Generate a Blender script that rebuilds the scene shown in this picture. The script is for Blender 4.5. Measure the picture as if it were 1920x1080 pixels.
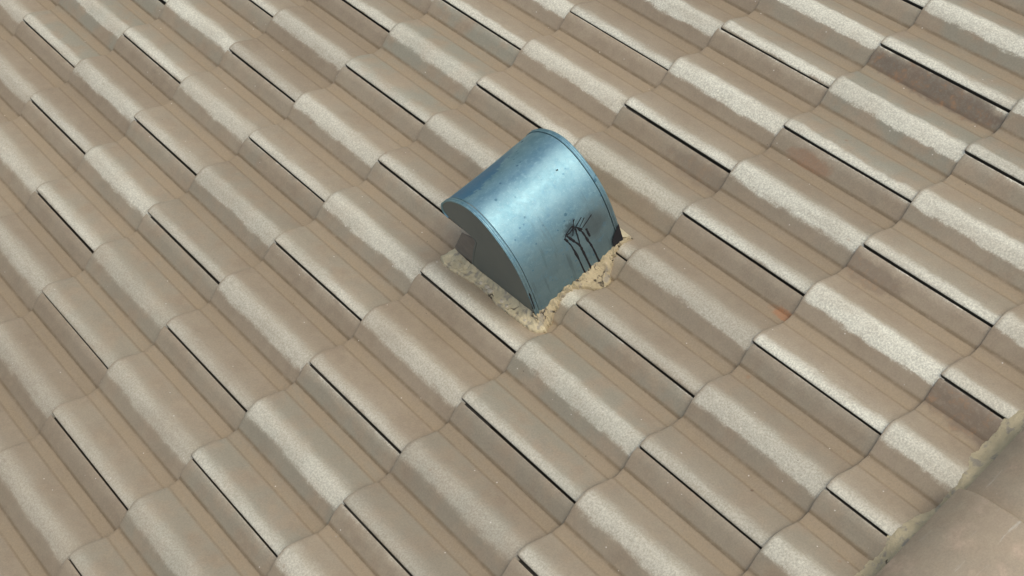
import bpy, bmesh, math, random
from mathutils import Matrix, Vector, noise

for o in list(bpy.data.objects):
    bpy.data.objects.remove(o, do_unlink=True)
SC = bpy.context.scene
COL = SC.collection
random.seed(7)
R = math.radians

# ------------------------------------------------------------------ roof frame
# roof coordinates: u along the eaves, v up the slope, h above the roof plane
PITCH = R(22.35)
ROOF = Matrix.Translation((0, 0, 5.2)) @ Matrix.Rotation(-PITCH, 4, 'X')
def P(u, v, h=0.0):
    return Vector((u, -v, h))
def W(u, v, h=0.0):
    return ROOF @ P(u, v, h)

# ------------------------------------------------------------------ camera
cam = bpy.data.cameras.new('camera')
cam.sensor_width = 36.0
cam.lens = 50.43
cam.clip_start = 0.05
cam.clip_end = 3000
co = bpy.data.objects.new('camera', cam)
COL.objects.link(co)
SC.camera = co
RC = ((0.7413705, 0.62067207, 0.25521749), (-0.61822328, 0.48368825, 0.61955279), (0.26109341, -0.61709955, 0.74230612))
ax = [Vector((r[0], -r[1], -r[2])) for r in RC]
m3 = Matrix((ax[0], -ax[1], -ax[2])).transposed()
mc = m3.to_4x4()
mc.translation = P(-0.51146958, 1.67419987, 2.1677246)
co.matrix_world = ROOF @ mc

# ------------------------------------------------------------------ sky and sun
sun_roof = Vector((0.16, -0.55, 0.83)).normalized()      # towards the sun, in roof axes (x, y, z)
sd = (ROOF.to_3x3() @ sun_roof).normalized()
elev = math.asin(sd.z)
azim = math.atan2(sd.x, sd.y)
world = bpy.data.worlds.new('World')
SC.world = world
world.use_nodes = True
wn = world.node_tree
for n in list(wn.nodes):
    wn.nodes.remove(n)
sky = wn.nodes.new('ShaderNodeTexSky')
sky.sky_type = 'NISHITA'
sky.sun_disc = False
sky.sun_elevation = elev
sky.sun_rotation = azim
sky.air_density = 1.0
sky.dust_density = 5.0
sky.ozone_density = 1.0
bg = wn.nodes.new('ShaderNodeBackground')
bg.inputs['Strength'].default_value = 0.125
wo = wn.nodes.new('ShaderNodeOutputWorld')
wn.links.new(sky.outputs[0], bg.inputs[0])
wn.links.new(bg.outputs[0], wo.inputs[0])
sl = bpy.data.lights.new('sun', 'SUN')
sl.energy = 1.15
sl.angle = R(60)
sl.color = (1.0, 0.95, 0.88)
so = bpy.data.objects.new('sun', sl)
COL.objects.link(so)
so.rotation_mode = 'QUATERNION'
so.rotation_quaternion = sd.to_track_quat('Z', 'Y')
so.location = (0, 0, 30)
vs = SC.view_settings
vs.view_transform = 'Standard'
vs.look = 'None'
vs.exposure = 0.2
vs.gamma = 1.0
vs.use_curve_mapping = False

# ------------------------------------------------------------------ helpers
def tag(o, label=None, cat=None, group=None, kind=None):
    if label: o['label'] = label
    if cat: o['category'] = cat
    if group: o['group'] = group
    if kind: o['kind'] = kind
    return o

def mesh_obj(name, verts, faces, mat, parent=None, smooth=True, mats=None, uvs=None):
    me = bpy.data.meshes.new(name)
    me.from_pydata([tuple(v) for v in verts], [], faces)
    me.update()
    if mats:
        for m in mats: me.materials.append(m)
    elif mat:
        me.materials.append(mat)
    if smooth:
        me.polygons.foreach_set('use_smooth', [True] * len(me.polygons))
    if uvs:
        lay = me.uv_layers.new(name='UVMap')
        for lp in me.loops:
            lay.data[lp.index].uv = uvs[lp.vertex_index]
    o = bpy.data.objects.new(name, me)
    COL.objects.link(o)
    if parent: o.parent = parent
    return o

def sharp_by_angle(me, deg):
    bm = bmesh.new(); bm.from_mesh(me)
    bmesh.ops.recalc_face_normals(bm, faces=bm.faces)
    lim = R(deg)
    for e in bm.edges:
        e.smooth = not (len(e.link_faces) == 2 and e.calc_face_angle(0) > lim)
    for f in bm.faces: f.smooth = True
    bm.to_mesh(me); bm.free(); me.update()

def n3(x, y, z):
    return noise.noise(Vector((x, y, z)))

# ---- material helpers
class MT:
    def __init__(s, name):
        s.m = bpy.data.materials.new(name); s.m.use_nodes = True
        s.t = s.m.node_tree
        s.b = s.t.nodes['Principled BSDF']
        s.out = s.t.nodes['Material Output']
    def n(s, typ, **kw):
        nd = s.t.nodes.new(typ)
        for k, v in kw.items(): setattr(nd, k, v)
        return nd
    def l(s, a, b): s.t.links.new(a, b)
    def val(s, sock, x):
        if hasattr(x, 'default_value') or hasattr(x, 'links'): s.l(x, sock)
        else: sock.default_value = x
    def math(s, op, a, b=0.0, c=None, clamp=False):
        nd = s.n('ShaderNodeMath', operation=op); nd.use_clamp = clamp
        s.val(nd.inputs[0], a); s.val(nd.inputs[1], b)
        if c is not None: s.val(nd.inputs[2], c)
        return nd.outputs[0]
    def noise(s, vec, scale, detail=3, rough=0.55, dist=0.0):
        nd = s.n('ShaderNodeTexNoise'); nd.inputs['Scale'].default_value = scale
        nd.inputs['Detail'].default_value = detail; nd.inputs['Roughness'].default_value = rough
        nd.inputs['Distortion'].default_value = dist
        s.l(vec, nd.inputs['Vector']); return nd.outputs['Fac']
    def voro(s, vec, scale, feature='F1', rnd=1.0):
        nd = s.n('ShaderNodeTexVoronoi', feature=feature); nd.inputs['Scale'].default_value = scale
        nd.inputs['Randomness'].default_value = rnd
        s.l(vec, nd.inputs['Vector']); return nd
    def sstep(s, x, a, b, lo=0.0, hi=1.0):
        nd = s.n('ShaderNodeMapRange'); nd.interpolation_type = 'SMOOTHSTEP'
        s.val(nd.inputs['Value'], x)
        s.val(nd.inputs['From Min'], a); s.val(nd.inputs['From Max'], b)
        nd.inputs['To Min'].default_value = lo; nd.inputs['To Max'].default_value = hi
        return nd.outputs[0]
    def mix(s, f, a, b, typ='MIX'):
        nd = s.n('ShaderNodeMix', data_type='RGBA', blend_type=typ)
        s.val(nd.inputs[0], f)
        for k, x in ((6, a), (7, b)):
            if isinstance(x, tuple): nd.inputs[k].default_value = (*x, 1)
            else: s.l(x, nd.inputs[k])
        return nd.outputs[2]
    def bump(s, h, strength, dist, nrm=None):
        nd = s.n('ShaderNodeBump'); nd.inputs['Strength'].default_value = strength
        nd.inputs['Distance'].default_value = dist
        s.l(h, nd.inputs['Height'])
        if nrm: s.l(nrm, nd.inputs['Normal'])
        return nd.outputs[0]
    def attr(s, name):
        nd = s.n('ShaderNodeAttribute'); nd.attribute_type = 'OBJECT'; nd.attribute_name = name
        return nd.outputs['Fac']

# ------------------------------------------------------------------ roof layout
CW = 0.30          # cover width of a tile (two rolls)
GA = 0.337         # exposed length of a course
DROP = 0.0112      # how far a tile sinks over one course
DV = {-6: -.0018, -5: .0004, -4: -.0001, -3: -.0060, -2: -.0002, -1: .0095, 0: .0042, 1: .0089, 2: -.0157}
DU = {-6: -.0111, -5: -.0083, -4: -.0089, -3: -.0069, -2: -.0046, -1: .0034, 0: .0080, 1: .0119, 2: .0164}
def row_v(j): return GA * j + DV.get(j, 0.0)
def row_u(j): return DU.get(j, 0.0035 * j - (0.0 if j > -7 else -0.010))
PROF = [(-.0455, -.0268), (-.0435, -.0252), (-.030, -.0165), (-.015, -.0062), (0, 0), (.008, .0024), (.0165, .0032), (.026, .0018), (.038, -.0032), (.050, -.0094),
        (.062, -.0162), (.072, -.0216), (.0765, -.0236), (.0785, -.0252), (.083, -.0262), (.092, -.0268), (.1045, -.0262)]
def prof(x):
    """height of the double roll profile against the joint line, x in metres across"""
    p = x % 0.15
    if p > 0.1045: p -= 0.15
    for (a, b), (c, d) in zip(PROF, PROF[1:]):
        if p <= c: return b + (d - b) * (p - a) / (c - a)
    return PROF[-1][1]
BASE0 = prof(0.0)
def hp(x): return prof(x) - BASE0

def roof_h(u, v):
    j = -11
    for k in range(-11, 3):
        if v >= row_v(k): j = k
    s = v - row_v(j)
    # joints sit at u = .15 i with i + j even
    off = 0.0 if j % 2 == 0 else 0.15
    x = (u - row_u(j) - off) % 0.30
    return hp(x) - DROP * s / GA

# ------------------------------------------------------------------ materials
def concrete_tile_material(name, striped=True):
    M = MT(name)
    tc = M.n('ShaderNodeTexCoord'); ob = tc.outputs['Object']
    oi = M.n('ShaderNodeObjectInfo'); rnd = oi.outputs['Random']
    add = M.n('ShaderNodeVectorMath', operation='ADD'); M.l(ob, add.inputs[0])
    cmb = M.n('ShaderNodeCombineXYZ')
    M.l(M.math('MULTIPLY', rnd, 37.0), cmb.inputs[0]); M.l(M.math('MULTIPLY', rnd, 91.0), cmb.inputs[1])
    M.l(cmb.outputs[0], add.inputs[1]); v = add.outputs[0]
    sep = M.n('ShaderNodeSeparateXYZ'); M.l(ob, sep.inputs[0])
    x, y = sep.outputs[0], sep.outputs[1]
    st = M.n('ShaderNodeVectorMath', operation='MULTIPLY'); M.l(v, st.inputs[0]); st.inputs[1].default_value = (1, 0.22, 1)
    vs_ = st.outputs[0]
    big = M.noise(v, 9, 3)
    mid = M.noise(v, 45, 4, 0.6)
    streak = M.noise(vs_, 60, 3, 0.6)
    fine = M.noise(v, 270, 4, 0.8)
    grit = M.noise(v, 900, 2, 0.8)
    base = M.mix(M.sstep(big, .35, .65), (.288, .232, .156), (.316, .260, .178))
    base = M.mix(M.sstep(mid, .35, .72, 0, .55), base, (.345, .288, .192))
    # greyer bleaching, per tile
    gr = M.attr('grey')
    gmask = M.math('MULTIPLY', gr, M.sstep(M.noise(v, 14, 3), .34, .62), clamp=True)
    base = M.mix(gmask, base, (.275, .260, .190))
    # tile to tile tone
    tone = M.math('MULTIPLY_ADD', rnd, .16, .92)
    if striped:
        ph = M.math('MODULO', M.math('ADD', x, .30), .15)
        wob = M.math('MULTIPLY', M.math('SUBTRACT', M.noise(vs_, 30, 2), .5), .010)
        wob = M.math('ADD', wob, M.math('MULTIPLY', M.math('SUBTRACT', mid, .5), .012))
        wob = M.math('ADD', wob, M.math('MULTIPLY', M.math('SUBTRACT', fine, .5), .008))
        wob = M.math('ADD', wob, M.math('MULTIPLY', M.math('SUBTRACT', streak, .5), .012))
        wob = M.math('ADD', wob, M.attr('band'))
        ph2 = M.math('ADD', ph, wob)
        # dust and iron tint that settles in the flat pans
        pan = M.math('MULTIPLY', M.sstep(ph, .072, .082), M.sstep(ph, .113, .103))
        base = M.mix(M.math('MULTIPLY', pan, M.sstep(streak, .2, .7, .45, .9)), base, (.294, .232, .144))
        # thin dark brown line in the creases
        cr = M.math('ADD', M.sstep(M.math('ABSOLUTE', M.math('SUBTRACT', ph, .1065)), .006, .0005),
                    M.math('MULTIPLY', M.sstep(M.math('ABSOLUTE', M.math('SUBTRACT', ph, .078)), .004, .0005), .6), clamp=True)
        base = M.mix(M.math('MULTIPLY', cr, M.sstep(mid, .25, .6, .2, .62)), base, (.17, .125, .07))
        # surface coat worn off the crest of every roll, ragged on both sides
        w = M.attr('wear_sheen')
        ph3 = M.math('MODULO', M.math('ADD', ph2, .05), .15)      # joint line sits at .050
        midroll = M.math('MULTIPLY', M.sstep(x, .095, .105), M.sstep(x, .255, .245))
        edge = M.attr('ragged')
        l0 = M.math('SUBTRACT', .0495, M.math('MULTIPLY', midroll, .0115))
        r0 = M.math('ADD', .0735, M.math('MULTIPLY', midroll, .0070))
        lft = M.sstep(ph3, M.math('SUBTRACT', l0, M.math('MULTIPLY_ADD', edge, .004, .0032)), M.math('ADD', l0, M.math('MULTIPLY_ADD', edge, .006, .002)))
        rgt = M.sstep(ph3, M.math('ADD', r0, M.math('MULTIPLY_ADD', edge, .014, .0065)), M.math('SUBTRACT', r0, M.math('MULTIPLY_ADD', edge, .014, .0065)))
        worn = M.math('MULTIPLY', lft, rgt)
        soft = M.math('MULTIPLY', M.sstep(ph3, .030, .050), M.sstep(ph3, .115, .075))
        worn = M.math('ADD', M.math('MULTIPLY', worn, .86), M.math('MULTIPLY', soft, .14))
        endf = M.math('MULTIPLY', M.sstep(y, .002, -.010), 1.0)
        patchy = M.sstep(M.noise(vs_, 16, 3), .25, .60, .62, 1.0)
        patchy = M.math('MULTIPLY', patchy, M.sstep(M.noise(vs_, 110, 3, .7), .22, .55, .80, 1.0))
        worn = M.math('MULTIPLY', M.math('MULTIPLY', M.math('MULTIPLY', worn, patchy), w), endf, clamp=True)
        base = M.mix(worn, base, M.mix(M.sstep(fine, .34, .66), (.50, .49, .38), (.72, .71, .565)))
    else:
        sc2 = M.n('ShaderNodeVectorMath', operation='MULTIPLY'); M.l(v, sc2.inputs[0]); sc2.inputs[1].default_value = (.12, 1, 1)
        scf = M.math('MULTIPLY', M.sstep(M.noise(sc2.outputs[0], 70, 4, .7), .60, .72), M.sstep(big, .42, .58))
        base = M.mix(M.math('MULTIPLY', scf, .55), base, (.46, .44, .36))
        base = M.mix(M.sstep(M.noise(v, 24, 4), .5, .75, 0, .6), base, (.44, .34, .24))
    # stain, placed per tile
    sx, sy = M.attr('stain_x'), M.attr('stain_y')
    dx = M.math('DIVIDE', M.math('SUBTRACT', x, sx), M.math('ADD', M.attr('stain_w'), 1e-4))
    dy = M.math('DIVIDE', M.math('SUBTRACT', y, sy), M.math('ADD', M.attr('stain_l'), 1e-4))
    d = M.math('SQRT', M.math('ADD', M.math('MULTIPLY', dx, dx), M.math('MULTIPLY', dy, dy)))
    d = M.math('ADD', d, M.math('MULTIPLY', M.math('SUBTRACT', mid, .5), .9))
    smask = M.math('MULTIPLY', M.sstep(d, 1.05, .6), M.attr('stain'), clamp=True)
    scol = M.mix(M.sstep(M.noise(v, 55, 5, .75), .50, .68), (.140, .105, .074), (.25, .145, .075))
    scol = M.mix(M.attr('rust'), scol, (.42, .15, .045))
    smask = M.math('MULTIPLY', smask, M.sstep(M.noise(v, 110, 5, .75), .30, .55, .6, 1))
    base = M.mix(M.math('MULTIPLY', smask, M.sstep(fine, .25, .6, .55, 1)), base, scol)
    # random rust freckles and dirt spots
    vr = M.voro(v, 16)
    fr = M.sstep(M.math('ADD', vr.outputs['Distance'], M.math('MULTIPLY', mid, .16)), .17, .07)
    sepc = M.n('ShaderNodeSeparateColor'); M.l(vr.outputs['Color'], sepc.inputs[0])
    fr = M.math('MULTIPLY', fr, M.sstep(sepc.outputs[0], .80, .86))
    base = M.mix(M.math('MULTIPLY', fr, .38), base, (.30, .15, .07))
    fr2 = M.sstep(M.math('ADD', vr.outputs['Distance'], M.math('MULTIPLY', mid, .22)), .17, .09)
    fr2 = M.math('MULTIPLY', fr2, M.sstep(sepc.outputs[1], .84, .9))
    base = M.mix(M.math('MULTIPLY', fr2, .35), base, (.14, .11, .08))
    # light lime specks and dark pits
    vw = M.voro(v, 75)
    sw = M.n('ShaderNodeSeparateColor'); M.l(vw.outputs['Color'], sw.inputs[0])
    wh = M.math('MULTIPLY', M.sstep(vw.outputs['Distance'], .13, .07), M.math('GREATER_THAN', sw.outputs[0], .955))
    base = M.mix(M.math('MULTIPLY', wh, .75), base, (.72, .68, .58))
    dk = M.math('MULTIPLY', M.sstep(vw.outputs['Distance'], .10, .05), M.math('GREATER_THAN', sw.outputs[1], .985))
    base = M.mix(M.math('MULTIPLY', dk, .8), base, (.05, .04, .03))
    # grime plus painted gap shade wherever the next course or tile covers
    grime_shade = M.math('MAXIMUM', M.sstep(M.math('ADD', y, M.attr('cover')), -.003, -.007), M.math('MAXIMUM', M.sstep(x, .2969, .2974), M.sstep(x, .0014, .0011)))
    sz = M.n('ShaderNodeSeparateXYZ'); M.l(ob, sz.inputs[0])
    if striped: base = M.mix(M.math('MULTIPLY', grime_shade, .93), base, (.018, .014, .010))
    # grain
    g = M.math('MULTIPLY_ADD', fine, .62, .69)
    hv = M.n('ShaderNodeVectorMath', operation='SCALE'); M.l(base, hv.inputs[0])
    M.l(M.math('MULTIPLY', M.math('MULTIPLY', g, tone), M.math('MULTIPLY_ADD', streak, .10, .95)), hv.inputs[3])
    M.l(hv.outputs[0], M.b.inputs['Base Color'])
    M.b.inputs['Roughness'].default_value = .62
    M.b.inputs['Specular IOR Level'].default_value = .28
    hgt = M.math('ADD', M.math('MULTIPLY', fine, .6), M.math('MULTIPLY', grit, .4))
    b1 = M.bump(mid, .35, .0012)
    M.l(M.bump(hgt, .7, .0009, b1), M.b.inputs['Normal'])
    return M.m

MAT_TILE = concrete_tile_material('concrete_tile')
MAT_CAP = concrete_tile_material('concrete_cap', striped=False)

def mortar_material(name, pale, dirt=.6):
    M = MT(name)
    tc = M.n('ShaderNodeTexCoord'); v = tc.outputs['Object']
    a = M.noise(v, 40, 4, .6); b = M.noise(v, 160, 4, .7); f = M.noise(v, 600, 2, .8)
    c = M.mix(M.sstep(a, .35, .65), pale, tuple(x * .84 for x in pale))
    c = M.mix(M.sstep(M.noise(v, 55, 3), .52, .66, 0, .7), c, (.27, .25, .20))
    c = M.mix(M.sstep(b, .60, .72, 0, .6), c, (.56, .49, .36))
    c = M.mix(M.sstep(b, .42, .28, 0, min(1, .75 * dirt + .15)), c, (.13, .10, .065))
    vd = M.n('ShaderNodeTexVoronoi', feature='DISTANCE_TO_EDGE'); vd.inputs['Scale'].default_value = 17
    wv = M.n('ShaderNodeVectorMath', operation='ADD'); M.l(v, wv.inputs[0])
    sc_ = M.n('ShaderNodeVectorMath', operation='SCALE'); nn = M.n('ShaderNodeTexNoise'); nn.inputs['Scale'].default_value = 60
    M.l(v, nn.inputs['Vector']); M.l(nn.outputs['Color'], sc_.inputs[0]); sc_.inputs[3].default_value = .03
    M.l(sc_.outputs[0], wv.inputs[1]); M.l(wv.outputs[0], vd.inputs['Vector'])
    crk = M.sstep(vd.outputs['Distance'], .035, .008)
    crk = M.math('MULTIPLY', crk, M.sstep(M.noise(v, 18, 2), .58 - .06 * (dirt > 1), .64 - .06 * (dirt > 1)))
    c = M.mix(M.math('MULTIPLY', crk, .85), c, (.035, .028, .02))
    M.l(c, M.b.inputs['Base Color'])
    M.b.inputs['Roughness'].default_value = .92
    h = M.math('SUBTRACT', M.math('ADD', b, M.math('MULTIPLY', f, .3)), crk)
    M.l(M.bump(h, .8, .003), M.b.inputs['Normal'])
    return M.m
MAT_MORTAR = mortar_material('mortar', (.60, .53, .33), .35)
MAT_RIDGE_MORTAR = mortar_material('ridge_mortar', (.52, .45, .275), .3)
MAT_MORTAR_DARK = mortar_material('cracked_mortar', (.47, .395, .235), 1.3)

def plain(name, col, rough=.8, metal=0.0, nscale=30, amt=.25, bump=.3, bd=.002):
    M = MT(name)
    tc = M.n('ShaderNodeTexCoord'); v = tc.outputs['Object']
    a = M.noise(v, nscale, 5, .65)
    M.l(M.mix(a, tuple(c * (1 - amt) for c in col), tuple(min(1, c * (1 + amt)) for c in col)), M.b.inputs['Base Color'])
    M.b.inputs['Roughness'].default_value = rough; M.b.inputs['Metallic'].default_value = metal
    M.l(M.bump(a, bump, bd), M.b.inputs['Normal'])
    return M.m
MAT_FELT = plain('felt_underlay', (.012, .011, .010), .95)
MAT_WALL = plain('render_wall', (.55, .50, .42), .9, nscale=12, amt=.12)
MAT_GROUND = plain('dry_grass', (.115, .115, .06), .95, nscale=3, amt=.4)
MAT_TAR_AND_HOLE = plain('tar_and_hole', (.009, .009, .010), .9, nscale=200, amt=.3)  # tar marks, and the painted black of the corner hole
MAT_PEBBLE = plain('pebble', (.50, .45, .33), .85, nscale=90, amt=.3)
MAT_CHEEK = plain('cheek_metal', (.165, .190, .172), .55, .35, nscale=25, amt=.10, bump=.05)
MAT_FLASH = plain('flashing', (.22, .195, .155), .8, .0, nscale=60, amt=.3)

def galvanised():
    M = MT('galvanised_steel')
    uvn = M.n('ShaderNodeUVMap'); uvn.uv_map = 'UVMap'
    sep = M.n('ShaderNodeSeparateXYZ'); M.l(uvn.outputs[0], sep.inputs[0])
    x, t = sep.outputs[0], sep.outputs[1]       # metres along the hood, metres down its sheet
    v = uvn.outputs[0]
    st = M.n('ShaderNodeVectorMath', operation='MULTIPLY'); M.l(v, st.inputs[0]); st.inputs[1].default_value = (1, .16, 1)
    a = M.noise(v, 26, 4, .6); b = M.noise(v, 120, 4, .7); f = M.noise(v, 420, 2, .8)
    brush = M.noise(st.outputs[0], 150, 3, .6)
    c = M.mix(M.sstep(a, .3, .7), (.175, .340, .390), (.250, .430, .465))
    c = M.mix(M.sstep(b, .50, .66, 0, .55), c, (.33, .52, .55))
    c = M.mix(M.sstep(f, .55, .75, 0, .4), c, (.55, .70, .72))
    c = M.mix(M.sstep(b, .42, .30, 0, .45), c, (.20, .345, .42))
    # bluer patch near the nose
    nose_t = M.math('ADD', t, M.math('MULTIPLY', M.math('SUBTRACT', a, .5), .05))
    nose_t = M.math('ADD', nose_t, M.math('MULTIPLY', M.math('SUBTRACT', b, .5), .045))
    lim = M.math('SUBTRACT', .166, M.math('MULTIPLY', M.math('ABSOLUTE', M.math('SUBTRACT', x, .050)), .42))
    fm = M.sstep(nose_t, lim, M.math('SUBTRACT', lim, .010))
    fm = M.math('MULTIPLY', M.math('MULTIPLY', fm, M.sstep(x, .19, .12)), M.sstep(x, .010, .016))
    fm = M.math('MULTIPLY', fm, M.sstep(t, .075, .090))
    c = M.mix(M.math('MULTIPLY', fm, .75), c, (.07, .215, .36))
    # grime rising from the mortar at the foot of the sheet
    low = M.math('ADD', t, M.math('MULTIPLY', M.math('SUBTRACT', a, .5), .10))
    gm = M.sstep(low, .27, .42)
    right = M.math('MULTIPLY', M.sstep(low, .30, .38), M.sstep(x, .12, .19))
    gm = M.math('MAXIMUM', M.math('MULTIPLY', gm, .6), M.math('MULTIPLY', right, .70))
    c = M.mix(gm, c, (.135, .165, .155))
    run = M.n('ShaderNodeVectorMath', operation='MULTIPLY'); M.l(v, run.inputs[0]); run.inputs[1].default_value = (1, .10, 1)
    rn = M.math('MULTIPLY', M.sstep(M.noise(run.outputs[0], 75, 4, .65), .54, .72), M.sstep(t, .20, .40))
    c = M.mix(M.math('MULTIPLY', rn, .55), c, (.10, .14, .14))
    c = M.mix(M.sstep(M.noise(v, 48, 4, .65), .55, .72, 0, .45), c, (.14, .30, .39))
    ex = M.math('DIVIDE', M.math('SUBTRACT', x, .141), .021); et = M.math('DIVIDE', M.math('SUBTRACT', t, .352 + .004), .022)
    ed = M.math('SQRT', M.math('ADD', M.math('MULTIPLY', ex, ex), M.math('MULTIPLY', et, et)))
    ed = M.math('ADD', ed, M.math('MULTIPLY', M.math('SUBTRACT', b, .5), 1.6))
    c = M.mix(M.sstep(ed, 1.15, .35, 0, .62), c, (.035, .045, .048))
    ex = M.math('DIVIDE', M.math('SUBTRACT', x, .190), .032); et = M.math('DIVIDE', M.math('SUBTRACT', t, .385), .035)
    ed = M.math('SQRT', M.math('ADD', M.math('MULTIPLY', ex, ex), M.math('MULTIPLY', et, et)))
    ed = M.math('ADD', ed, M.math('MULTIPLY', M.math('SUBTRACT', a, .5), 1.2))
    c = M.mix(M.sstep(ed, 1.2, .5, 0, .5), c, (.09, .10, .09))
    # spots
    for scl, thr, r0, col, amt in ((55, .86, .20, (.08, .19, .24), .8), (30, .88, .15, (.06, .11, .12), .8), (95, .88, .24, (.09, .21, .28), .75)):
        vr = M.voro(v, scl); sc_ = M.n('ShaderNodeSeparateColor'); M.l(vr.outputs['Color'], sc_.inputs[0])
        k = M.math('MULTIPLY', M.sstep(M.math('ADD', vr.outputs['Distance'], M.math('MULTIPLY', f, .12)), r0 + .10, r0), M.math('GREATER_THAN', sc_.outputs[0], thr))
        c = M.mix(M.math('MULTIPLY', k, amt), c, col)
    M.l(c, M.b.inputs['Base Color'])
    M.b.inputs['Metallic'].default_value = .66
    M.l(M.math('ADD', M.sstep(b, .3, .7, .44, .58), M.math('MULTIPLY', gm, .25)), M.b.inputs['Roughness'])
    h = M.math('ADD', M.math('MULTIPLY', b, .6), M.math('MULTIPLY', brush, .4))
    M.l(M.bump(h, .3, .0014), M.b.inputs['Normal'])
    return M.m
MAT_GALV = galvanised()

# ------------------------------------------------------------------ ground and the house under the roof
g = mesh_obj('ground', [(-600, -600, 0), (600, -600, 0), (600, 600, 0), (-600, 600, 0)], [(0, 1, 2, 3)], MAT_GROUND, smooth=False)
tag(g, 'dry grassy ground around the house', kind='structure')

APEX = 0.966
roof = bpy.data.objects.new('tiled_roof', None)
COL.objects.link(roof)
roof.matrix_world = ROOF
tag(roof, 'pitched roof of beige double roman concrete tiles under a rounded mortared ridge', 'roof')

def back(v2, h):
    """point on the other slope, v2 metres down from the apex: returned as roof (v, h)"""
    a = 2 * PITCH
    return APEX + v2 * math.cos(a) + h * math.sin(a), -0.03 - v2 * math.sin(a) + (h + .03) * math.cos(a)

# roof deck: felt on boards, both slopes, and gable walls below
U0, U1, VB = -2.15, 2.85, -3.85
def deck():
    vs_, fs = [], []
    b1 = back(1.2, -.07)
    b2 = back(1.2, -.10)
    sec = [(VB, -.07), (APEX + .012, -.07), b1, b2, (APEX, -.12), (VB, -.12)]
    for u in (U0, U1):
        for (v, h) in sec: vs_.append(P(u, v, h))
    n = len(sec)
    for i in range(n): fs.append((i, (i + 1) % n, n + (i + 1) % n, n + i))
    fs.append(tuple(range(n))); fs.append(tuple(range(2 * n - 1, n - 1, -1)))
    return mesh_obj('roof_deck', vs_, fs, MAT_FELT, roof, smooth=False)
deck()
def wall_box(a, b, t):
    """a, b: world xy corners; wall from the ground up to below the deck"""
    pass
inv = ROOF.inverted()
def walls():
    x0, x1 = U0 + .15, U1 - .15
    ya, yb = W(0, VB + .35, -.13), W(0, *back(.95, -.10))
    yr = W(0, APEX, -.13)
    pts = [(ya.y, 0), (ya.y, ya.z), (yr.y, yr.z), (yb.y, yb.z), (yb.y, 0)]
    for x, d in ((x0, .2), (x1, -.2)):
        vs_ = [inv @ Vector((x, y, z)) for y, z in pts] + [inv @ Vector((x + d, y, z)) for y, z in pts]
        n = len(pts)
        fs = [tuple(range(n)), tuple(range(2 * n - 1, n - 1, -1))] + [(i, (i + 1) % n, n + (i + 1) % n, n + i) for i in range(n)]
        mesh_obj('gable_wall', vs_, fs, MAT_WALL, roof, smooth=False)
    for (y, z), d in (((ya.y, ya.z), -.2), ((yb.y, yb.z), .2)):
        vs_ = [inv @ Vector(q) for q in ((x0 + .21, y, 0), (x1 - .21, y, 0), (x1 - .21, y, z - .06), (x0 + .21, y, z - .06),
                                         (x0 + .21, y + d, 0), (x1 - .21, y + d, 0), (x1 - .21, y + d, z - .06), (x0 + .21, y + d, z - .06))]
        mesh_obj('eaves_wall', vs_, [(0, 1, 2, 3), (7, 6, 5, 4), (0, 4, 5, 1), (1, 5, 6, 2), (2, 6, 7, 3), (3, 7, 4, 0)], MAT_WALL, roof, smooth=False)
walls()

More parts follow.
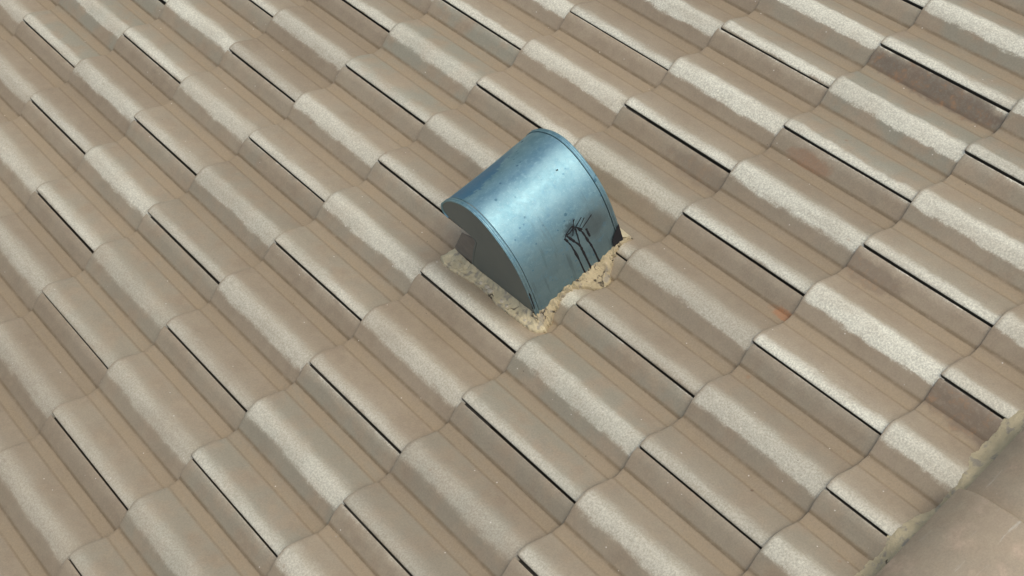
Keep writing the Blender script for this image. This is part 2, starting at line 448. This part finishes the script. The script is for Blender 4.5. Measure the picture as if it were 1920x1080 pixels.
# ------------------------------------------------------------------ tiles
TH = 0.0104
XS = [0.0010, .0028, .0080, .0165, .026, .038, .050, .062, .072, .0765, .0785, .0830, .0920, .1045, .1070, .1120, .1200, .1280, .1350, .1425, .150]
def tile_mesh(seed, length):
    xs = []
    for x in XS[:-1]: xs.append(x)
    for x in XS[:-1]: xs.append(x + .15 - (0.0010 if x < .002 else 0))
    xs = [x for x in xs if x < .2935] + [.2950, .2972]
    rows = [(0.0, -.0010), (.0006, -.0003), (.0016, 0.0), (.0065, 0.0), (.10, 0), (.20, 0), (.30, 0), (length, 0)]
    def surf(x, s, dh):
        h = hp(x)
        if x < .0020: h -= .0016
        if x > .2965: h -= .0008
        h -= .0020 * max(0.0, (x - .278) / .0175) ** 1.6
        q = seed * 13.7
        h += .0007 * n3(x * 22 + q, s * 9, q) + .0003 * n3(x * 90, s * 60 + q, q)
        if s <= .0065: h += .0004 * n3(x * 140 + q, 3.1, q)
        return h + dh - DROP * s / GA
    V, F = [], []
    nx = len(xs)
    for (s, dh) in rows:
        for x in xs:
            ss = s + (.0018 * n3(x * 28 + seed, seed * 2.2, 0) + .0009 * n3(x * 160, seed * 5.0, 1) if s < .01 else 0)
            V.append((x, -ss, surf(x, s, dh)))
    nt = len(rows)
    for (s, dh) in [(0.0012, 0), (length, 0)]:
        for x in xs:
            V.append((x, -s, hp(x) - DROP * s / GA - TH))
    for r in range(nt - 1):
        for i in range(nx - 1):
            a = r * nx + i; F.append((a, a + 1, a + nx + 1, a + nx))
    b0, b1 = nt * nx, (nt + 1) * nx
    for i in range(nx - 1):
        F.append((b0 + i, b1 + i, b1 + i + 1, b0 + i + 1))
        F.append((i, b0 + i, b0 + i + 1, i + 1))
        a = (nt - 1) * nx + i; F.append((a, a + 1, b1 + i + 1, b1 + i))
    F.append(tuple([r * nx for r in range(nt)] + [b1, b0]))
    F.append(tuple([b0 + nx - 1, b1 + nx - 1] + [r * nx + nx - 1 for r in range(nt - 1, -1, -1)]))
    # interlocking lip that runs on under the next tile
    k = len(V)
    hl = hp(.2972) - .0020
    lip = [(.2964, hl - TH * .95), (.335, hl - TH - .0115), (.335, hl - TH - .015), (.2964, hl - TH - .004)]
    for s in (.004, length):
        for (x, h) in lip: V.append((x, -s, h - DROP * s / GA))
    for i in range(4):
        F.append((k + i, k + (i + 1) % 4, k + 4 + (i + 1) % 4, k + 4 + i))
    F.append((k + 3, k + 2, k + 1, k)); F.append((k + 4, k + 5, k + 6, k + 7))
    me = bpy.data.meshes.new('roof_tile')
    me.from_pydata(V, [], F); me.update()
    me.materials.append(MAT_TILE)
    sharp_by_angle(me, 32)
    return me
MESH = [tile_mesh(k + 1, .415) for k in range(5)]
MESH_TOP = [tile_mesh(k + 11, .285) for k in range(2)]
ZERO = dict(grey=0.0, wear_sheen=1.0, stain=0.0, stain_x=0.0, stain_y=0.0, stain_w=.01, stain_l=.01, rust=0.0, cover=.3385, ragged=.4, band=0.0)
GREY = {(3, -3): 1.0, (6, 0): 1.0, (7, 1): .9, (8, 0): .8, (0, -6): .9, (1, -5): .5, (2, -6): .7, (0, 0): .75, (-4, -2): .3,
        (-3, -1): .7, (-2, 0): .5, (-5, -1): .6, (4, -4): .4, (-1, -3): .5, (5, 1): .4, (1, 1): .35, (3, -1): .3, (-2, -4): .5, (2, -2): .35}
STAIN = {(6, 0): dict(stain=.85, stain_x=.273, stain_y=-.17, stain_w=.030, stain_l=.24),
         (2, 2): dict(stain=.7, stain_x=.275, stain_y=-.12, stain_w=.04, stain_l=.22),
         (4, 0): dict(stain=.38, stain_x=.268, stain_y=-.10, stain_w=.018, stain_l=.07, rust=.55),
         (5, 1): dict(stain=.45, stain_x=.265, stain_y=-.33, stain_w=.03, stain_l=.09),
         (3, 1): dict(stain=.45, stain_x=.262, stain_y=-.05, stain_w=.03, stain_l=.09),
         (2, 0): dict(stain=.5, stain_x=.252, stain_y=-.325, stain_w=.013, stain_l=.045, rust=1.0),
         (1, 1): dict(stain=1.0, stain_x=.077, stain_y=-.204, stain_w=.0030, stain_l=.0030),
         (3, -1): dict(stain=.35, stain_x=.268, stain_y=-.27, stain_w=.03, stain_l=.12)}
def place_tile(i, j, me, loc=None, mat=None):
    o = bpy.data.objects.new('roof_tile', me)
    COL.objects.link(o)
    o.parent = roof
    rr = random.Random(i * 131 + j * 977)
    du, dv = rr.gauss(0, .0009), rr.gauss(0, .0022)
    o.location = P(.15 * i + row_u(j) + du, row_v(j) + dv, rr.uniform(-.0003, .0006)) if loc is None else loc
    o.rotation_euler = (rr.gauss(0, .0006), rr.gauss(0, .0014), rr.gauss(0, .0020))
    pr = dict(ZERO)
    pr['grey'] = max(0.0, rr.gauss(.12, .2))
    u = .15 * i
    pr['wear_sheen'] = max(.38, min(1.15, .70 + .38 * u + rr.gauss(0, .13)))  # crest wear, with the sheen's fade towards low u put into its colour
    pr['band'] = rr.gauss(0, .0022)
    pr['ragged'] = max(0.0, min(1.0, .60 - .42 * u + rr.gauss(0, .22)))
    pr['grey'] = GREY.get((i, j), min(.8, pr['grey']))
    if -7 <= j <= 1: pr['cover'] = row_v(j + 1) - row_v(j)
    pr.update(STAIN.get((i, j), {}))
    for k, v in pr.items(): o[k] = float(v)
    return o
count = 0
for j in range(-11, 3):
    for i in range(-14, 18):
        if (i + j) % 2: continue
        u = .15 * i + row_u(j)
        if u < U0 + .1 or u + .30 > U1 - .05: continue
        rr = random.Random(i * 7 + j * 31)
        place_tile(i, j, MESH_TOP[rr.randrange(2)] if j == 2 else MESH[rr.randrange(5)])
        count += 1
# three courses on the far side of the ridge
RB = Matrix.Rotation(math.pi, 4, 'Z')
for k in range(3):
    for i in range(-12, 17):
        if (i + k) % 2: continue
        u = .15 * i
        if u < U0 + .4 or u > U1 - .05: continue
        v2 = .30 + k * GA                       # lower end, metres below the apex
        v, h = back(v2, -.002)
        o = place_tile(i, 40 + k, (MESH_TOP if k == 0 else MESH)[i % 2], loc=P(u, v, h))
        o.rotation_euler = (Matrix.Rotation(2 * PITCH, 4, 'X') @ RB).to_euler()
        count += 1
print('tiles', count)

# ------------------------------------------------------------------ ridge
HD = Vector((math.cos(PITCH), -math.sin(PITCH)))      # horizontal, in (v, h)
VD = Vector((math.sin(PITCH), math.cos(PITCH)))       # straight up, in (v, h)
EDGE = Vector((.834, .028))
def cap_pt(a, r):
    q = EDGE + HD * a + VD * r
    return q.x, q.y
CR, CA = .149, .130
def cap_mesh(seed):
    V, F = [], []
    n = 22
    L = .43
    ss = [0, .0012, .0035, .008, .10, .20, .30, .38, .43]
    th0 = math.asin(CA / CR)
    for layer in (0, 1):
        for s in ss:
            r0 = CR - (TH if layer else 0)
            grow = .0 - .012 * s / .385                      # the far end sinks under its neighbour
            rnd = {0: -.006, .0012: -.0028, .0035: -.0008}.get(s, 0) if not layer else 0
            for k in range(n + 1):
                t = -th0 + 2 * th0 * k / n
                rr_ = r0 + grow + rnd + (.0010 * n3(t * 2.2 + seed, s * 7, seed) + .0004 * n3(t * 9, s * 40, seed) if not layer else 0)
                a = CA + rr_ * math.sin(t)
                y = rr_ * math.cos(t) - CR * math.cos(th0)
                v, h = cap_pt(a, y)
                sj = s + (.002 * n3(t * 3, seed, 2.0) + .0007 * n3(t * 14, seed, 5.0) if s < .01 else 0)
                V.append(P(-sj, v, h))
    m = len(ss); w = n + 1; o2 = m * w
    for r in range(m - 1):
        for k in range(n):
            a = r * w + k
            F.append((a, a + 1, a + w + 1, a + w))
            F.append((o2 + a, o2 + a + w, o2 + a + w + 1, o2 + a + 1))
    for k in range(n):
        F.append((k, o2 + k, o2 + k + 1, k + 1))
        a = (m - 1) * w + k; F.append((a, a + 1, o2 + a + 1, o2 + a))
    for r in range(m - 1):
        for k in (0, n):
            a, b = r * w + k, (r + 1) * w + k
            F.append((a, b, o2 + b, o2 + a))
    me = bpy.data.meshes.new('ridge_tile'); me.from_pydata([tuple(q) for q in V], [], F); me.update()
    me.materials.append(MAT_CAP); sharp_by_angle(me, 40)
    return me
CAPS = [cap_mesh(3.3), cap_mesh(8.1)]
k = 0
u = U1 + .02
cap_us = []
x = .448
while x < U1: x += .385
while x > U0 + .1:
    cap_us.append(x); x -= .385
for k, x in enumerate(cap_us):
    o = bpy.data.objects.new('ridge_tile', CAPS[k % 2]); COL.objects.link(o); o.parent = roof
    o.location = P(x, 0, 0) + Vector((0, random.uniform(-.001, .001), random.uniform(-.0005, .0008)))
    for kk, vv in ZERO.items(): o[kk] = float(vv)
    o['grey'] = .25

def interp(pts, x):
    if x <= pts[0][0]: return pts[0][1]
    for (a, b), (c, d) in zip(pts, pts[1:]):
        if x <= c: return b + (d - b) * (x - a) / (c - a)
    return pts[-1][1]

# bedding mortar that oozes out from under the ridge tiles and fills the pans
MO = [(.2195, .793), (.2616, .786), (.3016, .7937), (.3227, .7936), (.3774, .7932), (.4141, .801), (.4593, .8093), (.5001, .804), (.5233, .785), (.5631, .781), (.6164, .7925), (.6502, .797)]
def ridge_mortar():
    V, F = [], []
    nu = 900; na = 9
    us = [U0 + .2 + (U1 - U0 - .4) * i / nu for i in range(nu + 1)]
    for u in us:
        if .2195 <= u <= .6502: vo = interp(MO, u) - .001
        else:
            d = max(0.0, -.008 - roof_h(u, .80))
            vo = .803 - .55 * d + .006 * n3(u * 9, 1, 1)
        vo += .0030 * n3(u * 45, 4.4, 0) + .0016 * n3(u * 160, 7.4, 0)
        for k in range(na + 1):
            t = k / na
            v = vo + (.860 - vo) * t
            hb = roof_h(u, v)
            top = EDGE.y - .004
            e = min(1.0, t * 1.2) ** 2.6
            h = hb - .003 + .0045 * min(1, t * 6) + (top - hb - .0015) * e
            h += .0014 * n3(u * 60, v * 60, 2) + .0012 * n3(u * 200, v * 200, 5)
            V.append(P(u, v, h))
    w = na + 1
    for i in range(nu):
        for k in range(na):
            a = i * w + k; F.append((a, a + w, a + w + 1, a + 1))
    o = mesh_obj('ridge_mortar', V, F, MAT_RIDGE_MORTAR, roof)
    return o
ridge_mortar()

# ------------------------------------------------------------------ roof vent
vent = bpy.data.objects.new('roof_vent', None)
COL.objects.link(vent)
vent.matrix_world = ROOF
tag(vent, 'blue-grey galvanised metal vent hood with a curved back, bedded in crumbly mortar on the tiles', 'roof vent')
UL, UR = .2387, .4815
SEC = [(-.2690, .1310), (-.2785, .1375), (-.2800, .1510), (-.2735, .1670), (-.2600, .1835), (-.2400, .2010), (-.2120, .2190), (-.1800, .2320), (-.1520, .2365), (-.1300, .2330),
       (-.1040, .2195), (-.0830, .1990), (-.0635, .1725), (-.0490, .1380), (-.0420, .0980), (-.0395, .0500), (-.0400, .0100), (-.0405, -.0300)]
def catmull(p, n):
    out = []
    for i in range(len(p) - 1):
        p0 = p[max(i - 1, 0)]; p1 = p[i]; p2 = p[i + 1]; p3 = p[min(i + 2, len(p) - 1)]
        for k in range(n):
            t = k / n
            out.append(tuple(.5 * (2 * p1[c] + (-p0[c] + p2[c]) * t + (2 * p0[c] - 5 * p1[c] + 4 * p2[c] - p3[c]) * t * t + (-p0[c] + 3 * p1[c] - 3 * p2[c] + p3[c]) * t ** 3) for c in (0, 1)))
    out.append(p[-1]); return out
CUR = catmull(SEC, 4)
ARC = [0.0]
for a, b in zip(CUR, CUR[1:]): ARC.append(ARC[-1] + math.hypot(b[0] - a[0], b[1] - a[1]))
def cur_at(t):
    for k in range(len(ARC) - 1):
        if t <= ARC[k + 1] or k == len(ARC) - 2:
            f = (t - ARC[k]) / max(1e-9, ARC[k + 1] - ARC[k])
            a, b = CUR[k], CUR[k + 1]
            q = (a[0] + (b[0] - a[0]) * f, a[1] + (b[1] - a[1]) * f)
            tv = (b[0] - a[0], b[1] - a[1]); L = math.hypot(*tv)
            return q, (-tv[1] / L, tv[0] / L)
def nrm_at(k):
    a = CUR[max(k - 1, 0)]; b = CUR[min(k + 1, len(CUR) - 1)]
    tv = (b[0] - a[0], b[1] - a[1]); L = math.hypot(*tv)
    return (-tv[1] / L, tv[0] / L)
def sheet(name, ua, ub, off_fn, thick, nu, mat, dent=0.0, k0=0, k1=None):
    """curved sheet between ua and ub following the hood section"""
    k1 = len(CUR) - 1 if k1 is None else k1
    V, F, UV = [], [], []
    ks = list(range(k0, k1 + 1))
    for layer in (0, 1):
        for i in range(nu + 1):
            f = i / nu; u = ua + (ub - ua) * f
            for k in ks:
                q = CUR[k]; n = nrm_at(k)
                o = off_fn(f) - (thick if layer else 0)
                if dent: o += dent * n3(u * 9, ARC[k] * 8, 3.3) * math.sin(math.pi * f) ** .5
                V.append(P(u, q[0] + n[0] * o, q[1] + n[1] * o)); UV.append((u - UL, ARC[k]))
    w = len(ks); m = nu + 1; o2 = m * w
    for i in range(nu):
        for k in range(w - 1):
            a = i * w + k
            F.append((a, a + w, a + w + 1, a + 1)); F.append((o2 + a, o2 + a + 1, o2 + a + w + 1, o2 + a + w))
    for i in range(nu):
        for k in (0, w - 1):
            a = i * w + k; F.append((a, a + w, o2 + a + w, o2 + a))
    for k in range(w - 1):
        for i in (0, nu):
            a = i * w + k; F.append((a, a + 1, o2 + a + 1, o2 + a))
    o = mesh_obj(name, V, F, mat, vent, uvs=UV)
    sharp_by_angle(o.data, 40)
    return o
sheet('hood', UL + .0120, UR - .0120, lambda f: 0.0, .0012, 24, MAT_GALV, dent=.0022)
# folded seams at both ends: a raised lip with a rolled groove beside it
def lipprof(f): return .0010 + .0009 * math.cos(f * math.pi * 3)
sheet('edge_seam', UL, UL + .0108, lipprof, .0030, 10, MAT_GALV)
sheet('edge_seam', UR - .0108, UR, lipprof, .0030, 10, MAT_GALV)

def cheek(u):
    """side plate: hood curve, nose lip, notch and slanting front edge"""
    cur = [(q[0] - nrm_at(k)[0] * .0012, q[1] - nrm_at(k)[1] * .0012) for k, q in enumerate(CUR)]
    front = [(-.2560, -.0300), (-.2480, -.0060), (-.2165, .0560), (-.1830, .1110), (-.1850, .1190), (-.2030, .1245), (-.2290, .1285), (-.2580, .1300)]
    poly = cur + front
    V = [P(u, v, h) for v, h in poly] + [P(u + .0012, v, h) for v, h in poly]
    n = len(poly)
    F = [tuple(range(n)), tuple(range(2 * n - 1, n - 1, -1))] + [(i, (i + 1) % n, n + (i + 1) % n, n + i) for i in range(n)]
    o = mesh_obj('side_plate', V, F, MAT_CHEEK, vent, smooth=False)
    # returned hem down the front edge
    V, F = [], []
    path = [(-.2480, -.0060), (-.2165, .0560), (-.1830, .1130), (-.1850, .1225)]
    for v, h in path:
        V += [P(u - .0006, v, h), P(u - .0006, v - .004, h + .001), P(u + .008, v - .004, h + .001), P(u + .008, v, h)]
    for i in range(len(path) - 1):
        for c in range(4): F.append((i * 4 + c, i * 4 + (c + 1) % 4, i * 4 + 4 + (c + 1) % 4, i * 4 + 4 + c))
    mesh_obj('hem', V, F, MAT_CHEEK, o, smooth=False)
    return o
cheek(UL + .0020)
cheek(UR - .0032)

def box(name, a, b, mat, parent):
    (x0, v0, h0), (x1, v1, h1) = a, b
    V = [P(x, v, h) for x in (x0, x1) for v in (v0, v1) for h in (h0, h1)]
    return mesh_obj(name, V, [(0, 1, 3, 2), (4, 6, 7, 5), (0, 4, 5, 1), (2, 3, 7, 6), (0, 2, 6, 4), (1, 5, 7, 3)], mat, parent, smooth=False)
def slab(name, pts, d, mat, parent):
    n = len(pts)
    V = [P(*q) for q in pts] + [P(*q) + d for q in pts]
    F = [tuple(range(n)), tuple(range(2 * n - 1, n - 1, -1))] + [(i, (i + 1) % n, n + (i + 1) % n, n + i) for i in range(n)]
    return mesh_obj(name, V, F, mat, parent, smooth=False)
# upstand of the flashing inside the open front, and the duct mouth
slab('flashing', [(UL + .006, -.285, -.03), (UR - .006, -.285, -.03), (UR - .006, -.262, .050), (UL + .006, -.262, .050)], Vector((0, -.0012, 0)), MAT_FLASH, vent)
slab('side_wing', [(UL + .0046, -.3100, -.010), (UL + .0046, -.3100, .0060), (UL + .0046, -.2420, .1000), (UL + .0046, -.1950, .1150), (UL + .0046, -.1800, .060), (UL + .0046, -.2200, -.025)], Vector((.0012, 0, 0)), MAT_FLASH, vent)
V, F = [], []
for s, r in ((-.06, .065), (.06, .065), (.06, .061), (-.06, .061)):
    for k in range(32):
        t = 2 * math.pi * k / 32
        V.append(P((UL + UR) / 2 + r * math.cos(t), -.15 + r * math.sin(t), s))
for a in range(4):
    b = (a + 1) % 4
    for k in range(32): F.append((a * 32 + k, a * 32 + (k + 1) % 32, b * 32 + (k + 1) % 32, b * 32 + k))
mesh_obj('duct', V, F, MAT_FLASH, vent)

# thin tar dribbles stuck on the sheet, then a black patch for a dark hole
def ribbon(pts, w0, V, F):
    base = len(V)
    n = len(pts)
    for i, (u, t) in enumerate(pts):
        a = pts[max(i - 1, 0)]; b = pts[min(i + 1, n - 1)]
        d = Vector((b[0] - a[0], b[1] - a[1])).normalized(); nn = Vector((-d.y, d.x))
        w = w0 * (.60 + .9 * (n3(u * 160, t * 160, 1) + .5)) * (.45 if i in (0, n - 1) else 1)
        for sgn, e in ((-1, .0003), (0, .0014), (1, .0003)):
            uu, tt = u + nn.x * w * sgn, t + nn.y * w * sgn
            q, nr = cur_at(tt)
            dd = .0022 * n3((uu) * 9, tt * 8, 3.3)
            V.append(P(uu, q[0] + nr[0] * (e + max(0, dd)), q[1] + nr[1] * (e + max(0, dd))))
    for i in range(n - 1):
        for c in (0, 1):
            a = base + i * 3 + c; F.append((a, a + 1, a + 4, a + 3))
def densify(p, n=8):
    out = []
    for i in range(len(p) - 1):
        p0 = p[max(i - 1, 0)]; p1 = p[i]; p2 = p[i + 1]; p3 = p[min(i + 2, len(p) - 1)]
        for k in range(n):
            t = k / n
            q = [.5 * (2 * p1[c] + (-p0[c] + p2[c]) * t + (2 * p0[c] - 5 * p1[c] + 4 * p2[c] - p3[c]) * t * t + (-p0[c] + 3 * p1[c] - 3 * p2[c] + p3[c]) * t ** 3) for c in (0, 1)]
            out.append((q[0] + .0006 * n3(q[1] * 260, p[0][0] * 99, 0), q[1]))
    out.append(p[-1]); return out
TOFF = ARC[-1] - .49439
TAR = [
    ( [(0.3583, 0.3491), (0.3641, 0.3674), (0.3686, 0.3935), (0.377, 0.490)] , 0.0016 ),
    ( [(0.3654, 0.3476), (0.373, 0.3664), (0.3839, 0.3921), (0.3858, 0.4084), (0.393, 0.488)] , 0.0018 ),
    ( [(0.3884, 0.3466), (0.3871, 0.3678), (0.3845, 0.3896)] , 0.0014 ),
    ( [(0.3929, 0.3505), (0.3999, 0.3674), (0.4044, 0.395), (0.4088, 0.4183), (0.416, 0.485)] , 0.0016 ),
    ( [(0.4108, 0.3659), (0.4108, 0.3782), (0.412, 0.3906)] , 0.0016 ),
    ( [(0.3916, 0.3451), (0.4108, 0.3352)] , 0.0008 ),
    ( [(0.3992, 0.3515), (0.4159, 0.3407)] , 0.0008 ),
    ( [(0.4037, 0.3585), (0.4191, 0.3525), (0.4331, 0.3466)] , 0.0008 ),
    ( [(0.3929, 0.3288), (0.3858, 0.3416), (0.3775, 0.3585)] , 0.0009 ),
    ( [(0.3635, 0.3446), (0.3737, 0.3476), (0.389, 0.3446), (0.4024, 0.3619)] , 0.001 ),
    ( [(0.3603, 0.3491), (0.3698, 0.3426), (0.382, 0.3387), (0.389, 0.3416)] , 0.001 ),
    ( [(0.3935, 0.3273), (0.3935, 0.3303)] , 0.0018 ),
    ( [(0.4223, 0.2265), (0.4223, 0.2289)] , 0.0018 ),
    ( [(0.2465, 0.3995), (0.2427, 0.4212), (0.2401, 0.4534)] , 0.0022 ),
]
for pts, w in TAR:
    V, F = [], []
    pts = [(a_, min(b_ + TOFF, ARC[-1])) for a_, b_ in pts]
    ribbon(densify(pts), w * 1.2, V, F)
    mesh_obj('tar_streak', V, F, MAT_TAR_AND_HOLE, vent)
# dark hole in the lower corner, its shade painted as a black patch
V, F = [], []
n_ = 8
for a_ in range(n_ + 1):
    f = a_ / n_
    top = [(.4545, .4440), (.4640, .4300), (.4730, .4210), (.4808, .4130)]
    k_ = min(2, int(f * 3)); ff = f * 3 - k_
    uu = top[k_][0] + (top[k_ + 1][0] - top[k_][0]) * ff
    t0 = top[k_][1] + (top[k_ + 1][1] - top[k_][1]) * ff
    for tt in (t0, t0 + (.462 - t0) * .5, .462):
        q, nr = cur_at(tt + TOFF)
        V.append(P(uu, q[0] + nr[0] * .0036, q[1] + nr[1] * .0036))
for a_ in range(n_):
    for c_ in (0, 1):
        q0 = a_ * 3 + c_; F.append((q0, q0 + 1, q0 + 4, q0 + 3))
mesh_obj('dark_hole_patch', V, F, MAT_TAR_AND_HOLE, vent)

# bedding mortar round the foot of the vent
def mound(name, inner, outer, hin, nu, na, mat, seed, bulge=.006, rough=1.0, slab_=False):
    def res(p, n):
        L = [0.0]
        for a, b in zip(p, p[1:]): L.append(L[-1] + math.hypot(b[0] - a[0], b[1] - a[1]))
        out = []; j = 0
        for i in range(n + 1):
            d = L[-1] * i / n
            while j < len(L) - 2 and d > L[j + 1]: j += 1
            f = (d - L[j]) / max(1e-9, L[j + 1] - L[j])
            out.append((p[j][0] + (p[j + 1][0] - p[j][0]) * f, p[j][1] + (p[j + 1][1] - p[j][1]) * f))
        return out
    A, B = res(inner, nu), res(outer, nu)
    V, F = [], []
    for i in range(nu + 1):
        e = min(1, min(i, nu - i) / (nu * .06))
        for k in range(na + 1):
            t = k / na
            u = A[i][0] + (B[i][0] - A[i][0]) * t; v = A[i][1] + (B[i][1] - A[i][1]) * t
            jit = t * (.0035 * n3(i * .22, seed, 0) + .002 * n3(i * .7, seed, 9)) * rough
            du, dv = B[i][0] - A[i][0], B[i][1] - A[i][1]; L = math.hypot(du, dv) + 1e-6
            u += du / L * jit; v += dv / L * jit
            hb = roof_h(u, v)
            top = hin(A[i][0], A[i][1])
            h = (top * (1 - t) + hb * t) + bulge * math.sin(math.pi * min(1, t * 1.05)) ** .7 * e
            if slab_:
                h = top + (hb + .0085 - top) * min(1, t * 1.2)
                if t > .9: h = hb + .0085 - .0115 * (t - .9) / .1
            h = max(h, hb + .0015) if t < .97 else hb - .003
            lump = .0035 * n3(u * 55 + seed, v * 55, seed) + .0028 * n3(u * 130, v * 130 + seed, seed) + .0012 * n3(u * 330, v * 330, seed)
            h += lump * (1 - t ** 4) * rough * (e * .8 + .2)
            V.append(P(u, v, h))
    w = na + 1
    for i in range(nu):
        for k in range(na):
            a = i * w + k; F.append((a, a + w, a + w + 1, a + 1))
    return mesh_obj(name, V, F, mat, vent)
mound('mortar_bed', [(.2440, -.318), (.2400, -.26), (.2400, -.16), (.2400, -.045), (.240, -.034)],
      [(.2200, -.337), (.2040, -.322), (.1990, -.301), (.2015, -.270), (.2060, -.250), (.2120, -.2146), (.2115, -.1692), (.2060, -.1337), (.2085, -.0806), (.2100, -.0359), (.2149, -.0180), (.236, -.010)],
      lambda u, v: max(-.006, roof_h(u, v) + .014), 170, 18, MAT_MORTAR, 2.0, .007, .85, True)
mound('mortar_bed', [(.236, -.046), (.27, -.046), (.36, -.046), (.44, -.046), (.4835, -.046), (.4900, -.050)],
      [(.228, -.012), (.2447, -.016), (.2705, -.027), (.2939, -.0300), (.3178, -.030), (.3429, -.0250), (.3549, -.0150), (.3680, .0020), (.3850, .0060), (.4020, .001), (.4160, -.014), (.438, -.026), (.4554, -.032), (.4764, -.034), (.5025, -.0382)],
      lambda u, v: max(-.001, roof_h(u, v) + .008), 220, 22, MAT_MORTAR_DARK, 5.0, .006, 1.9, True)
mound('mortar_bed', [(.4820, -.040), (.4820, -.15), (.4820, -.27)], [(.5060, -.036), (.5100, -.15), (.5050, -.28)],
      lambda u, v: roof_h(u, v) + .014, 90, 10, MAT_MORTAR, 8.0, .007)
mound('mortar_bed', [(.238, -.268), (.36, -.268), (.486, -.268)], [(.228, -.312), (.36, -.300), (.50, -.308)],
      lambda u, v: roof_h(u, v) + .012, 90, 10, MAT_MORTAR, 11.0, .006)

rp_ = random.Random(5)
for q in range(9):
    v0 = -.205 + q * .0185 + rp_.uniform(-.003, .003)
    u0 = .2225 + rp_.uniform(-.004, .004)
    r0 = rp_.uniform(.0035, .0065)
    bm = bmesh.new()
    bmesh.ops.create_icosphere(bm, subdivisions=2, radius=1.0)
    for vv in bm.verts:
        k = 1 + .28 * n3(vv.co.x * 1.3 + q, vv.co.y * 1.3, vv.co.z * 1.3)
        vv.co = Vector((vv.co.x * r0 * k, vv.co.y * r0 * 1.25 * k, vv.co.z * r0 * .55 * k))
    me = bpy.data.meshes.new('pebble'); bm.to_mesh(me); bm.free()
    me.materials.append(MAT_PEBBLE)
    me.polygons.foreach_set('use_smooth', [True] * len(me.polygons))
    o = bpy.data.objects.new('pebble', me); COL.objects.link(o); o.parent = vent
    o.location = P(u0, v0, roof_h(u0, v0) + .0105)
